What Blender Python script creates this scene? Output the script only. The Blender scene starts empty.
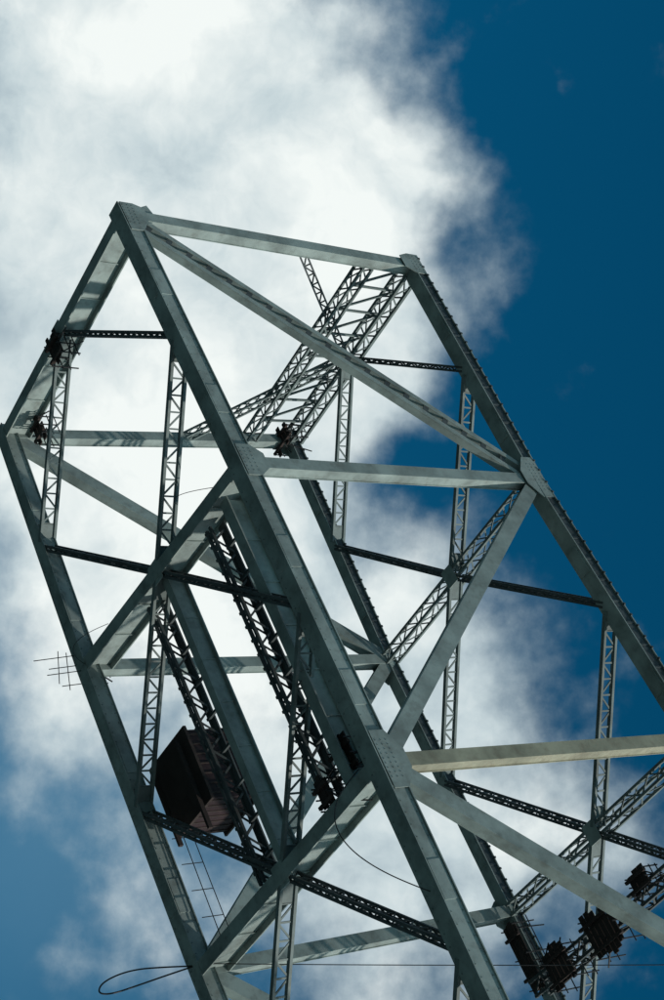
import bpy, math, random
from mathutils import Vector as V, Matrix
random.seed(7)
S=15.0; Z0=42.5
scene=bpy.context.scene
# ---------------------------------------------------------------- node table (panel units)
W=0.961
A={0:(-.0035,-.0105,.0069),1:(1.0106,-.009,.0125),2:(1.9925,-.0104,.0034)}
D={0:(-.004,.0108,1.1894),1:(.9975,.0083,1.161),2:(1.9989,-.008,1.1886)}
E={0:(.0207,.9676,.0114),1:(.9894,.9646,-.0174),2:(2.018,.9832,-.0057)}
F={0:(-.018,.935,1.213),1:(1.0067,.9581,1.1794),2:(2.0,.961,1.182)}
NP=9
for i in range(3,NP+1):
    A[i]=(i,0,0);D[i]=(i,0,1.19);E[i]=(i,.965,0);F[i]=(i,.961,1.19)
def lerp(T,x):
    i=min(int(math.floor(x)),NP-1); i=max(i,0); a=V(T[i]);b=V(T[i+1]); return a+(b-a)*(x-i)
def P(x,s,z):
    a=lerp(A,x)*(1-s)+lerp(E,x)*s; d=lerp(D,x)*(1-s)+lerp(F,x)*s
    p=(a+(d-a)*z)*S; p.z+=Z0; return p
# ---------------------------------------------------------------- mesh builder
class MB:
    def __init__(s): s.v=[];s.f=[]
    def box(s,p0,p1,u,v,w,h,ou=0,ov=0):
        a=(p1-p0).normalized(); u=(u-a*u.dot(a)).normalized(); v2=a.cross(u).normalized()
        if v2.dot(v)<0: v2=-v2
        o=u*ou+v2*ov; n=len(s.v)
        for p in (p0,p1):
            for su,sv in ((-1,-1),(1,-1),(1,1),(-1,1)):
                s.v.append(p+o+u*(w/2*su)+v2*(h/2*sv))
        fs=[(0,1,2,3),(7,6,5,4),(0,4,5,1),(1,5,6,2),(2,6,7,3),(3,7,4,0)]
        s.f+= [tuple(n+k for k in f) for f in fs]
    def prism(s,pts,t):
        n=len(s.v);m=len(pts)
        s.v+=[p-t*.5 for p in pts]+[p+t*.5 for p in pts]
        s.f.append(tuple(n+k for k in range(m)));s.f.append(tuple(n+m+k for k in reversed(range(m))))
        for k in range(m):
            j=(k+1)%m; s.f.append((n+k,n+m+k,n+m+j,n+j))
    def obj(s,name,mat,parent=None):
        me=bpy.data.meshes.new(name);me.from_pydata([tuple(p) for p in s.v],[],s.f)
        import bmesh
        bm=bmesh.new();bm.from_mesh(me);bmesh.ops.recalc_face_normals(bm,faces=bm.faces);bm.to_mesh(me);bm.free()
        o=bpy.data.objects.new(name,me);scene.collection.objects.link(o);me.materials.append(mat)
        if parent:o.parent=parent
        return o
def empty(name):
    o=bpy.data.objects.new(name,None);scene.collection.objects.link(o);return o
X=V((1,0,0));Y=V((0,1,0));Z=V((0,0,1))
# ---------------------------------------------------------------- materials
def paint(name,col,dirt,rough=.7,rust=.4,sc=.5):
    m=bpy.data.materials.new(name);m.use_nodes=True;nt=m.node_tree;N=nt.nodes;L=nt.links
    b=N['Principled BSDF'];g=N.new('ShaderNodeTexCoord')
    n1=N.new('ShaderNodeTexNoise');n1.inputs['Scale'].default_value=sc;n1.inputs['Detail'].default_value=5;n1.inputs['Roughness'].default_value=.65
    n2=N.new('ShaderNodeTexNoise');n2.inputs['Scale'].default_value=1.9;n2.inputs['Detail'].default_value=5;n2.inputs['Roughness'].default_value=.62
    L.new(g.outputs['Object'],n1.inputs['Vector']);L.new(g.outputs['Object'],n2.inputs['Vector'])
    r1=N.new('ShaderNodeValToRGB');r1.color_ramp.elements[0].position=.36;r1.color_ramp.elements[1].position=.62
    r1.color_ramp.elements[0].color=(*[c*.58 for c in col],1);r1.color_ramp.elements[1].color=(*col,1)
    r2=N.new('ShaderNodeValToRGB');r2.color_ramp.elements[0].position=.52;r2.color_ramp.elements[1].position=.72
    r2.color_ramp.elements[0].color=(0,0,0,1);r2.color_ramp.elements[1].color=(rust,rust,rust,1)
    mx=N.new('ShaderNodeMix');mx.data_type='RGBA'
    L.new(n1.outputs['Fac'],r1.inputs['Fac']);L.new(n2.outputs['Fac'],r2.inputs['Fac'])
    L.new(r2.outputs['Color'],mx.inputs['Factor']);L.new(r1.outputs['Color'],mx.inputs['A']);mx.inputs['B'].default_value=(*dirt,1)
    L.new(mx.outputs['Result'],b.inputs['Base Color']);b.inputs['Roughness'].default_value=rough
    b.inputs['Specular IOR Level'].default_value=.3
    return m
steel=paint('grey_green_steel_paint',(.315,.375,.35),(.09,.08,.065))
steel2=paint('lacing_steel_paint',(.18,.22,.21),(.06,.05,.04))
webm=paint('outer_web_painted_shade',(.06,.08,.085),(.03,.03,.025))  # shade on the top chords' outer webs, put into a darker base colour
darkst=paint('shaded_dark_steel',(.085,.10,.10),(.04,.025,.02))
buff=paint('primer_buff_steel',(.39,.38,.28),(.14,.09,.06))
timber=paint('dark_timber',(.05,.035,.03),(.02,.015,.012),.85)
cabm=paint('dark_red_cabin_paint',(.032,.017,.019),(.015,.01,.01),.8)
cablem=paint('cable_steel',(.03,.03,.03),(.02,.02,.02),.6)
# ---------------------------------------------------------------- member types
ch=MB(); rv=MB(); lt=MB(); dk=MB(); pst=MB(); fb=MB(); st=MB(); bf=MB(); gs=MB(); br=MB(); ow=MB()
def girder(mb,p0,p1,u,v,w,h,lip=.07,t=.05):
    mb.box(p0,p1,u,v,w,h)
    mb.box(p0,p1,u,v,w+2*lip,t,0,h/2+t/2-.004);mb.box(p0,p1,u,v,w+2*lip,t,0,-h/2-t/2+.004)
def ibeam(mb,p0,p1,w,h,t=.06,stiff=1.5):
    mb.box(p0,p1,Z,Z.cross(p1-p0),h,t)
    side=(p1-p0).cross(Z).normalized()
    mb.box(p0,p1,side,Z,w,t,0,h/2);mb.box(p0,p1,side,Z,w,t,0,-h/2)
    L=(p1-p0).length;a=(p1-p0)/L;k=stiff
    while stiff and k<L-.3:
        q=p0+a*k; mb.box(q-Z*(h/2-.03),q+Z*(h/2-.03),side,a,w*.35,.04);k+=stiff
def rivets(mb,p0,p1,o,step,sz):
    L=(p1-p0).length;a=(p1-p0)/L;k=step/2
    while k<L:
        q=p0+a*k+o; mb.box(q-a*sz/2,q+a*sz/2,X if abs(a.x)<.9 else Y,Z,sz,sz);k+=step
def ladder(mb,p0,p1,d,n,w,cw,t,pitch=.9,plate=1.0,bar=.07,trim=.7):
    a=(p1-p0).normalized();p0=p0+a*trim;p1=p1-a*trim
    d=(d-a*d.dot(a)).normalized();n=a.cross(d).normalized()
    for s in(-1,1): mb.box(p0,p1,n,d,cw,t,0,s*w/2)
    L=(p1-p0).length;m=max(2,round((L-2*plate)/pitch));st_=(L-2*plate)/m
    for (q0,q1) in((p0,p0+a*plate),(p1-a*plate,p1)): mb.box(q0,q1,d,n,w-.02,.05)
    for k in range(m+1):
        q=p0+a*(plate+k*st_)
        mb.box(q-d*w/2,q+d*w/2,n,a,.05,bar)
        if k<m:
            s=1 if k%2 else -1
            r=q+a*st_; mb.box(q-d*(w/2*s),r+d*(w/2*s),n,a,.05,bar)
def lattice(mb,p0,p1,d,n,w,w2,c=.13,pitch=.9,bar=.07,trim=.3):
    a=(p1-p0).normalized();p0=p0+a*trim;p1=p1-a*trim
    d=(d-a*d.dot(a)).normalized();n=a.cross(d).normalized()
    for s in(-1,1):
        for r in(-1,1): mb.box(p0,p1,d,n,c,c,s*w/2,r*w2/2)
    L=(p1-p0).length;m=max(2,round(L/pitch));q_=L/m
    for k in range(m):
        s=1 if k%2 else -1;q=p0+a*k*q_;r=q+a*q_
        for e in(-1,1):
            mb.box(q-d*(w/2*s)+n*(w2/2*e),r+d*(w/2*s)+n*(w2/2*e),n,a,.04,bar)
            mb.box(q-n*(w2/2*s)+d*(w/2*e),r+n*(w2/2*s)+d*(w/2*e),d,a,.04,bar)
# chords --------------------------------------------------------
def ext(p,q,l): return p+(p-q).normalized()*l
CW=((0,0,.74,.74),(1,0,.68,.70),(0,1,.72,.62),(1,1,.58,.56))
HW={}
for (s,z,w,h) in CW:
    HW[(s,z)]=w/2
    for i in range(NP):
        p0,p1=P(i,s,z),P(i+1,s,z)
        if i==0:p0=ext(p0,p1,.6)
        a=(p1-p0).normalized()
        if z==0:
            girder(ch,p0,p1,Y,Z,w,h)
            for fx in(.33,.78):
                q=p0+(p1-p0)*fx
                ch.box(q-a*.8,q+a*.8,Y,Z,w+.05,h*.8)
                ch.box(q-a*.7,q+a*.7,Y,Z,w*.8,h+.12)
            rivets(rv,p0,p1,Y*(-(w/2+.0))+Z*(h/2-.1),.5,.045)
            rivets(rv,p0,p1,Y*(-(w/2+.0))+Z*(-h/2+.1),.5,.045)
            rivets(rv,p0,p1,Y*(w*.36)-Z*(h/2+.045),.5,.045)
        else:
            ch.box(p0,p1,Y,Z,w+.14,.06,0,-h/2);ch.box(p0,p1,Y,Z,w+.14,.06,0,h/2)
            ch.box(p0,p1,Z,Y,h-.05,.06,0,w/2-.03)
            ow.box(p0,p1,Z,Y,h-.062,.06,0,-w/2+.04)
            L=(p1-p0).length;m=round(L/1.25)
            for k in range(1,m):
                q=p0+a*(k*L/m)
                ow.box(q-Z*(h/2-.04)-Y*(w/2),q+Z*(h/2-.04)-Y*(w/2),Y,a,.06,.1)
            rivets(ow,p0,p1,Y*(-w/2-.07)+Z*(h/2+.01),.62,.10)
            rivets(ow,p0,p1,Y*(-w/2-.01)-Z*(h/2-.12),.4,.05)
            for fx in(.33,.78):
                q=p0+(p1-p0)*fx
                ch.box(q-a*.7,q+a*.7,Y,Z,w*.9,h+.16)
# web members ---------------------------------------------------
for i in range(NP+1):
    for s in(0,1):
        p0,p1=P(i,s,0),P(i,s,1)
        mb=bf if (s==0 and i==2) else pst
        girder(mb,p0,p1,X,Y,.5,.52,.05,.04)
    if i<NP:
        for s in(0,1):
            if i%2==0: p0,p1=P(i,s,0),P(i+1,s,1)
            else: p0,p1=P(i,s,1),P(i+1,s,0)
            if i==0 and s==0:
                a=(p1-p0).normalized();n=a.cross(Y).normalized()
                for e in(-1,1):
                    pst.box(p0,p1,n,Y,.2,.4,e*.36)
                    pst.box(p0,p1,n,Y,.26,.04,e*.36,-.21)
                k=1.2
                while k<(p1-p0).length-1:
                    q=p0+a*k;br.box(q-a*.14,q+a*.14,n,Y,.5,.06,0,-.15);k+=1.1
            else: girder(pst,p0,p1,(p1-p0).cross(Y),Y,.62,.5,.04,.04)
    p0,p1=P(i,.0,0)+Y*.35,P(i,1,0)-Y*.33
    up=Z*.35
    ibeam(fb,p0+up,p1+up,.62,1.35,.07,2.3)
    q0,q1=P(i,0,1),P(i,1,1)
    if i==0:
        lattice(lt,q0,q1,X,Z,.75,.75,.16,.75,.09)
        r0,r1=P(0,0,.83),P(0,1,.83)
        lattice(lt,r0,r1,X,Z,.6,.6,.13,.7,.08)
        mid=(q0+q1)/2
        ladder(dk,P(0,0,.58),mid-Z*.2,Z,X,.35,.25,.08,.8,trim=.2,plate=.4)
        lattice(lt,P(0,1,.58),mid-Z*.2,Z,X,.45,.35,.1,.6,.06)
        for k in range(1,8):
            f=k/8
            lt.box(P(0,f,.83),P(0,f,1),X,Y,.12,.1)
            lt.box(P(0,f,.83),P(0,(k-1)/8,1),X,Y,.12,.08)
    else:
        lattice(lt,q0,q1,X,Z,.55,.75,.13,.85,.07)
# laterals ------------------------------------------------------
for z in(0,1):
    for i in range(NP+1):
        M=P(i,.5,z)+(Z*.1 if z==0 else Z*-.1)
        for dx in(-.5,.5):
            if not 0<=i+dx<=NP: continue
            for s in(0,1):
                q=P(i+dx,s,z)
                if (dx>0)==(s==1):
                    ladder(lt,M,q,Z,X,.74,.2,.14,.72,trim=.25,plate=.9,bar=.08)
                else:
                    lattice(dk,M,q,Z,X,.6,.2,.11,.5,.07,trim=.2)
        fb.box(M-X*.5-Z*.42,M+X*.5-Z*.42,Y,Z,.8,.04)
# gussets -------------------------------------------------------
for i in range(NP+1):
    for s in(0,1):
        for z in(0,1):
            p=P(i,s,z);out=-1 if s==0 else 1
            dz=1 if z==0 else -1
            hw=HW[(s,z)]
            y=Y*(out*(hw+.05))
            diag=((i%2==0)==(z==0))
            lf=rt=1.25 if diag else .85
            if i==0: lf=.6
            pts=[V((-lf,0,-.3*dz)),V((rt,0,-.3*dz)),V((rt,0,.4*dz)),V((.42,0,.95*dz)),V((-.38,0,.95*dz)),V((-lf,0,.4*dz))]
            gs.prism([p+y+q for q in pts],Y*.04)
            for a_ in range(-4,5):
                for b_ in range(0,3):
                    xx=a_*.2;zz=dz*(-.2+b_*.25)
                    if abs(xx)<(rt-.1) and xx>-lf+.1:
                        q=p+y+V((xx,out*.02,zz));rv.box(q-X*.02,q+X*.02,Y,Z,.03,.04)
gs.prism([P(0,0,0)+q for q in(V((-.2,-.2,.7)),V((-.7,-.2,1.0)),V((-.9,-.2,1.4)),V((.1,-.2,1.7)),V((.5,-.2,1.0)))],Y*.05)
# stringers in panel 1-2 ----------------------------------------
s2=MB()
for s,w,h,mb in((.13,.6,1.0,st),(.24,.3,.9,s2),(.5,.45,.9,st),(.61,.3,.9,s2)):
    p0,p1=P(1.02,s,0),P(1.98,s,0)
    if mb is st: ibeam(mb,p0+Z*.5,p1+Z*.5,w,h,.06,2.2)
    else:
        lattice(mb,p0+Z*.45,p1+Z*.45,Z,Y,.8,.3,.13,.7,.09)
        mb.box(p0+Z*.85,p1+Z*.85,Y,Z,.5,.08)
        rivets(mb,p0,p1,Y*.3+Z*.1,.7,.12)
for k in range(1,9):
    x=1+k/9
    s2.box(P(x,.13,0)+Z*.6,P(x,.24,0)+Z*.6,X,Z,.12,.12)
    s2.box(P(x,.5,0)+Z*.6,P(x,.61,0)+Z*.6,X,Z,.12,.12)
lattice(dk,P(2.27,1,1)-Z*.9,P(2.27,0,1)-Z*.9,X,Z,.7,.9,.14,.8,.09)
bridge=empty('steel_truss_bridge')
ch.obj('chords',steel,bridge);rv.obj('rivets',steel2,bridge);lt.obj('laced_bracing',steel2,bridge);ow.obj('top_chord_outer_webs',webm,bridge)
dk.obj('dark_bracing',darkst,bridge);pst.obj('posts_and_diagonals',steel,bridge);fb.obj('floor_beams',steel,bridge)
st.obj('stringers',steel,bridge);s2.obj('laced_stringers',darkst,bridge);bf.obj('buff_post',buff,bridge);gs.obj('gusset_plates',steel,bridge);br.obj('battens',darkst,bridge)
# concrete pier
pm=paint('pier_concrete',(.35,.33,.3),(.15,.13,.1),.9)
pr=MB();c=P(7,.5,0)
for s in(0,1):
    q=P(7,s,0);pr.box(V((q.x,q.y,-3)),V((q.x,q.y,Z0-1.2)),X,Y,3.2,3.2)
pr.box(V((c.x,-1.2,Z0-1.19)),V((c.x,W*S+1.2,Z0-1.19)),X,Z,3.6,1.2)
pr.box(V((c.x,c.y,-3)),V((c.x,c.y,2.2)),X,Y,8,22)
pr.obj('concrete_pier',pm)
# ---------------------------------------------------------------- work cabin, platforms
def cabin():
    e=empty('work_cabin');c=P(1.49,.87,0)+Z*2.3
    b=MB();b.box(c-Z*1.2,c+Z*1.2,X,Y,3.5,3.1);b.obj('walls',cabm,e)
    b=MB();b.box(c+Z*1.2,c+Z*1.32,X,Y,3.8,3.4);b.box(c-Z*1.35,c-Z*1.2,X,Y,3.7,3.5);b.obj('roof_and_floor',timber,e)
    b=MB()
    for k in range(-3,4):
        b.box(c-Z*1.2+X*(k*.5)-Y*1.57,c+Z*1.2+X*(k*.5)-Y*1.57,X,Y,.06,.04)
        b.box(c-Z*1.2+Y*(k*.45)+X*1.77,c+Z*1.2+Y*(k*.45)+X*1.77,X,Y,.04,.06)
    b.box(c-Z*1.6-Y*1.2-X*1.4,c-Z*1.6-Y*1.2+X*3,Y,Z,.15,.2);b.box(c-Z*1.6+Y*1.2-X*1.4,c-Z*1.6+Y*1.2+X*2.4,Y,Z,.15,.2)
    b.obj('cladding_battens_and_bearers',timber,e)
cabin()
def staging(c,lx,ly,n=7,rail=1.0,seed=0,jut=1.0):
    r=random.Random(seed);e=empty('timber_work_platform');b=MB();t=MB()
    for k in range(n):
        y=(k-(n-1)/2)*ly/n
        o=r.uniform(-.4,.4)*jut
        b.box(c+V((-lx/2+o,y,r.uniform(-.03,.03))),c+V((lx/2+o*.6,y,r.uniform(-.03,.03))),Y,Z,ly/n*.9,.06)
    b.box(c+V((-lx*.3,-ly*.6,-.12)),c+V((-lx*.3,ly*.6,-.12)),X,Z,.14,.14)
    b.box(c+V((lx*.3,-ly*.6,-.12)),c+V((lx*.3,ly*.6,-.12)),X,Z,.14,.14)
    b.obj('planks',timber,e)
    for sx in(-1,0,1):
        for sy in(-1,1):
            q=c+V((sx*lx*.45,sy*ly*.5,0));t.box(q-Z*.2,q+Z*(rail+r.uniform(0,.5)),X,Y,.05,.05)
    for sy in(-1,1):
        for h in(.5,1.0):
            t.box(c+V((-lx*.55,sy*ly*.5,h*rail)),c+V((lx*.55,sy*ly*.5,h*rail)),Y,Z,.04,.04)
    for k in range(4):
        q=c+V((r.uniform(-lx,lx)*.5,r.uniform(-ly,ly)*.5,0))
        t.box(q,q+V((r.uniform(-1,1),r.uniform(-1,1),r.uniform(-.3,1.6))),X,Y,.05,.05)
    t.obj('rails_and_poles',cablem,e)
staging(P(0,.52,0)+V((.9,0,-.6)),1.4,1.0,4,.8,seed=1)
staging(P(0,1,0)+V((.9,-1.6,.8)),1.2,.9,3,.8,seed=2)
staging(P(0,1,1)+V((0.2,-.3,-.9)),1.0,1.6,5,.8,seed=3)
staging(P(2,.1,0)+V((-1.6,.6,.4)),1.5,1.2,4,.8,seed=4)
staging(P(2,.2,0)+V((-.9,.3,-.2)),1.1,.8,3,.5,seed=12)
staging(P(2.12,1,1)+V((.6,-.3,-.9)),3.4,.9,4,.9,seed=6,jut=.3)
staging(P(2.27,.80,1)+V((.2,0,-1.8)),1.7,1.6,5,1.2,seed=7,jut=.8)
staging(P(2.27,.57,1)+V((.2,0,-1.8)),2.0,1.9,6,1.2,seed=8,jut=.7)
staging(P(2.24,.36,1)+V((0,0,-1.6)),.9,1.1,3,.8,seed=18,jut=.6)
staging(P(1.0,1,0)+V((-.4,.9,.6)),1.0,.6,2,.8,seed=9)
# ---------------------------------------------------------------- rigging poles and guard rails
def rigging(pts_list,r=.03,name='rigging_poles'):
    b=MB()
    for p,q in pts_list: b.box(p,q,Y if abs((q-p).normalized().y)<.8 else X,Z,r,r)
    return b.obj(name,cablem)
e1=P(1,1,0);L_=[]
for dx,dz,y in((-.9,-2.3,.2),(-.4,-1.6,.3),(.1,-2.0,0),(.5,-1.1,.5)):
    L_.append((e1+V((dx,y,-.2)),e1+V((dx-.3-dz*.12,y+.4,dz))))
L_.append((e1+V((-1.2,.4,-.6)),e1+V((.9,.4,-1.1))));L_.append((e1+V((-1.3,.4,-1.0)),e1+V((.4,.6,-1.4))))
rigging(L_)
L_=[]
b0=P(.93,.2,0);b1=P(.93,.55,0)
for k in range(7):
    q=b0+(b1-b0)*k/6; L_.append((q+Z*1.1,q+Z*2.1-X*.1))
L_+= [(b0+Z*2.0,b1+Z*2.0),(b0+Z*1.6,b1+Z*1.55)]
rigging(L_,.035,'guard_rail')
L_=[];b0=P(1.62,.95,.0);b1=P(1.95,.95,0)
for k in range(5):
    q=b0+(b1-b0)*k/4; L_.append((q+Z*.4,q+Z*1.5))
L_+= [(b0+Z*1.5,b1+Z*1.5),(b0+Z*1.0,b1+Z*.95)]
rigging(L_,.03,'guard_rail')
# ---------------------------------------------------------------- cables
def cable(pts,r=.03,name='hanging_cable'):
    cu=bpy.data.curves.new(name,'CURVE');cu.dimensions='3D';cu.bevel_depth=r;cu.bevel_resolution=2
    sp=cu.splines.new('NURBS');sp.points.add(len(pts)-1);sp.use_endpoint_u=True;sp.order_u=3
    for k,p in enumerate(pts): sp.points[k].co=(*p,1)
    o=bpy.data.objects.new(name,cu);scene.collection.objects.link(o);cu.materials.append(cablem)
def sag(p,q,d): return [p+(q-p)*t-Z*(4*d*t*(1-t)) for t in(0,.15,.3,.45,.6,.75,.9,1)]
cable(sag(P(1.97,.06,0)-Z*.3,P(2.35,.0,0)-Z*.3,2.6),.022)
cable(sag(P(2.0,.95,0)-Z*.3,P(2.0,.95,0)+V((9.6,-12.2,19.6)),.5),.02)
e2=P(1.98,1,0)
cable([e2+V(q) for q in((0,0,-.3),(-.3,.3,-1.5),(-.5,.5,-3),(-.2,.5,-4.4),(.3,.4,-4.9),(.5,.3,-4.4),(.3,.3,-3),(.1,.2,-1.5),(0,0,-.3))],.035)
cable(sag(P(.9,.3,0)-Z*.2,P(.98,.12,0)-Z*.2,.9),.015)
cable(sag(P(1.0,.98,0)-Z*.3,P(.97,.8,0)-Z*.3,1.2),.015)
# ---------------------------------------------------------------- water
wm=bpy.data.materials.new('harbour_water');wm.use_nodes=True;N=wm.node_tree.nodes;L=wm.node_tree.links;b=N['Principled BSDF']
b.inputs['Base Color'].default_value=(.03,.07,.075,1);b.inputs['Roughness'].default_value=.18
n=N.new('ShaderNodeTexNoise');n.inputs['Scale'].default_value=.6;n.inputs['Detail'].default_value=3
tc=N.new('ShaderNodeTexCoord');L.new(tc.outputs['Object'],n.inputs['Vector'])
bp=N.new('ShaderNodeBump');bp.inputs['Strength'].default_value=.6;bp.inputs['Distance'].default_value=.4
L.new(n.outputs['Fac'],bp.inputs['Height']);L.new(bp.outputs['Normal'],b.inputs['Normal'])
me=bpy.data.meshes.new('water');R=12000
me.from_pydata([(-R,-R,0),(R,-R,0),(R,R,0),(-R,R,0)],[],[(0,1,2,3)]);me.materials.append(wm)
scene.collection.objects.link(bpy.data.objects.new('water',me))
# ---------------------------------------------------------------- sun
sdir=V((.80,-.22,.55)).normalized()
sl=bpy.data.lights.new('sun','SUN');sl.energy=3.1;sl.angle=math.radians(.5);sl.color=(1,.96,.9)
so=bpy.data.objects.new('sun',sl);so.rotation_euler=sdir.to_track_quat('Z','Y').to_euler();scene.collection.objects.link(so)
# ---------------------------------------------------------------- sky + clouds
w=bpy.data.worlds.new('World');scene.world=w;w.use_nodes=True;nt=w.node_tree;N=nt.nodes;L=nt.links
try:
    w.cycles.sampling_method='MANUAL';w.cycles.sample_map_resolution=256
except Exception: pass
for q in list(N):N.remove(q)
outn=N.new('ShaderNodeOutputWorld');bg=N.new('ShaderNodeBackground');L.new(bg.outputs[0],outn.inputs[0])
def inp(sock,v):
    if isinstance(v,(int,float)): sock.default_value=v
    elif isinstance(v,(tuple,V)): sock.default_value=tuple(v)
    else: L.new(v,sock)
def mth(op,a,b_=0.,c=None,clamp=False):
    n=N.new('ShaderNodeMath');n.operation=op;n.use_clamp=clamp;inp(n.inputs[0],a);inp(n.inputs[1],b_)
    if c is not None: inp(n.inputs[2],c)
    return n.outputs[0]
def vm(op,a,b_=None,out=0,scale=None):
    n=N.new('ShaderNodeVectorMath');n.operation=op;inp(n.inputs[0],a)
    if b_ is not None: inp(n.inputs[1],b_)
    if scale is not None: inp(n.inputs['Scale'],scale)
    return n.outputs[out]
sky=N.new('ShaderNodeTexSky');sky.sky_type='NISHITA';sky.sun_disc=False
sky.sun_elevation=math.asin(sdir.z);sky.sun_rotation=math.atan2(sdir.x,sdir.y)
tc=N.new('ShaderNodeTexCoord');dr=vm('NORMALIZE',tc.outputs['Generated'])
# cloud chart: tangent plane at the centre of the cloud bank (38 deg up), H horizontal axis, U upward axis, unit = 1/1712 rad
CN=V((-.5255,.5841,.6187)).normalized();CH=V((.7434,.6688,0)).normalized();CU=CN.cross(CH)*-1
if CU.z<0:CU=-CU
dn=vm('DOT_PRODUCT',dr,CN,1);dh=vm('DOT_PRODUCT',dr,CH,1);du=vm('DOT_PRODUCT',dr,CU,1)
den=mth('MAXIMUM',dn,.15)
hh=mth('MULTIPLY',mth('DIVIDE',dh,den),1712.);uu=mth('MULTIPLY',mth('DIVIDE',du,den),1712.)
cb=N.new('ShaderNodeCombineXYZ');inp(cb.inputs[0],hh);inp(cb.inputs[1],uu);p=cb.outputs[0]
def noise(vec,scale,det,rough=.55,off=0.):
    n=N.new('ShaderNodeTexNoise');n.inputs['Scale'].default_value=scale;n.inputs['Detail'].default_value=det;n.inputs['Roughness'].default_value=rough
    L.new(vm('ADD',vec,(off,off*.7,off*.3)),n.inputs['Vector']);return n
nw=noise(p,.008,4,.55,37.)
wv=vm('SCALE',vm('SUBTRACT',nw.outputs['Color'],(.5,.5,.5)),scale=90.)
pw=vm('MULTIPLY',vm('ADD',p,wv),(1,1,0))
def blobsum(bl):
    tot=None
    for (a,b_,r,wt) in bl:
        d=vm('DISTANCE',pw,(a,b_,0.),1)
        g=mth('MULTIPLY',mth('EXPONENT',mth('MULTIPLY',mth('MULTIPLY',d,d),-1./(r*r))),wt)
        tot=g if tot is None else mth('ADD',tot,g)
    return tot
# (horizontal, upward, radius, weight)
tot=blobsum([(-480,-210,205,1.2),(-330,20,84,.85),(-150,-200,215,1.1),(-180,-10,105,.8),(20,-130,150,.8),
(115,110,95,.5),(270,90,150,.5),(330,270,120,.4),(250,-270,90,.42),(430,60,170,.5),(60,-320,130,.3),(200,-60,140,.4),
(440,-190,90,.33),(-30,80,60,-.3)])
gen=noise(dr,2.2,4,.55,4.)
far=mth('SUBTRACT',1.,dn,clamp=True)
genv=mth('MULTIPLY',mth('MULTIPLY',mth('SUBTRACT',gen.outputs['Fac'],.46),7.,clamp=True),mth('MULTIPLY',mth('SUBTRACT',far,.12),8.,clamp=True))
tot=mth('ADD',tot,genv)
nf=noise(p,.010,8,.57,11.)
D_=mth('ADD',tot,mth('MULTIPLY',mth('SUBTRACT',nf.outputs['Fac'],.5),1.05))
mr=N.new('ShaderNodeMapRange');mr.interpolation_type='SMOOTHSTEP';inp(mr.inputs['Value'],D_);mr.inputs['From Min'].default_value=.12;mr.inputs['From Max'].default_value=.84
cover=mr.outputs[0]
nsd=noise(pw,.0055,6,.58,91.)
bright=mth('ADD',mth('MULTIPLY',mth('MINIMUM',D_,1.3),.28),mth('MULTIPLY',nsd.outputs['Fac'],1.15))
rp=N.new('ShaderNodeValToRGB');inp(rp.inputs['Fac'],bright)
e=rp.color_ramp.elements;e[0].position=.5;e[0].color=(.28,.38,.45,1);e[1].position=1.0;e[1].color=(.90,.95,.93,1)
m_=e.new(.75);m_.color=(.58,.68,.71,1)
tint=N.new('ShaderNodeMix');tint.data_type='RGBA';tint.blend_type='MULTIPLY';tint.inputs['Factor'].default_value=1
L.new(sky.outputs['Color'],tint.inputs['A']);tint.inputs['B'].default_value=(.0015,.050,.066,1)
veil=mth('MULTIPLY',blobsum([(330,-240,230,1.0)]),.32)
hz=N.new('ShaderNodeMix');hz.data_type='RGBA';L.new(veil,hz.inputs['Factor']);L.new(tint.outputs['Result'],hz.inputs['A']);hz.inputs['B'].default_value=(.2,.40,.55,1)
mix=N.new('ShaderNodeMix');mix.data_type='RGBA'
L.new(cover,mix.inputs['Factor']);L.new(hz.outputs['Result'],mix.inputs['A']);L.new(rp.outputs['Color'],mix.inputs['B'])
L.new(mix.outputs['Result'],bg.inputs['Color']);bg.inputs['Strength'].default_value=1.0
# ---------------------------------------------------------------- camera
cam=bpy.data.cameras.new('camera');co=bpy.data.objects.new('camera',cam);scene.collection.objects.link(co);scene.camera=co
r1=V((.382,-.4878,.785));r2=V((.7603,.6488,.0332));r3=V((-.5255,.5841,.6187))
m=Matrix.Identity(4)
for k,c in enumerate((r1,-r2,-r3)):
    c=c.normalized()
    for j in range(3):m[j][k]=c[j]
m.translation=V((3.663*S,-2.832*S,-2.719*S+Z0));co.matrix_world=m
cam.sensor_fit='VERTICAL';cam.sensor_height=36;cam.lens=61.64;cam.clip_end=40000;cam.clip_start=.1
scene.view_settings.view_transform='Standard';scene.view_settings.look='None';scene.view_settings.exposure=0
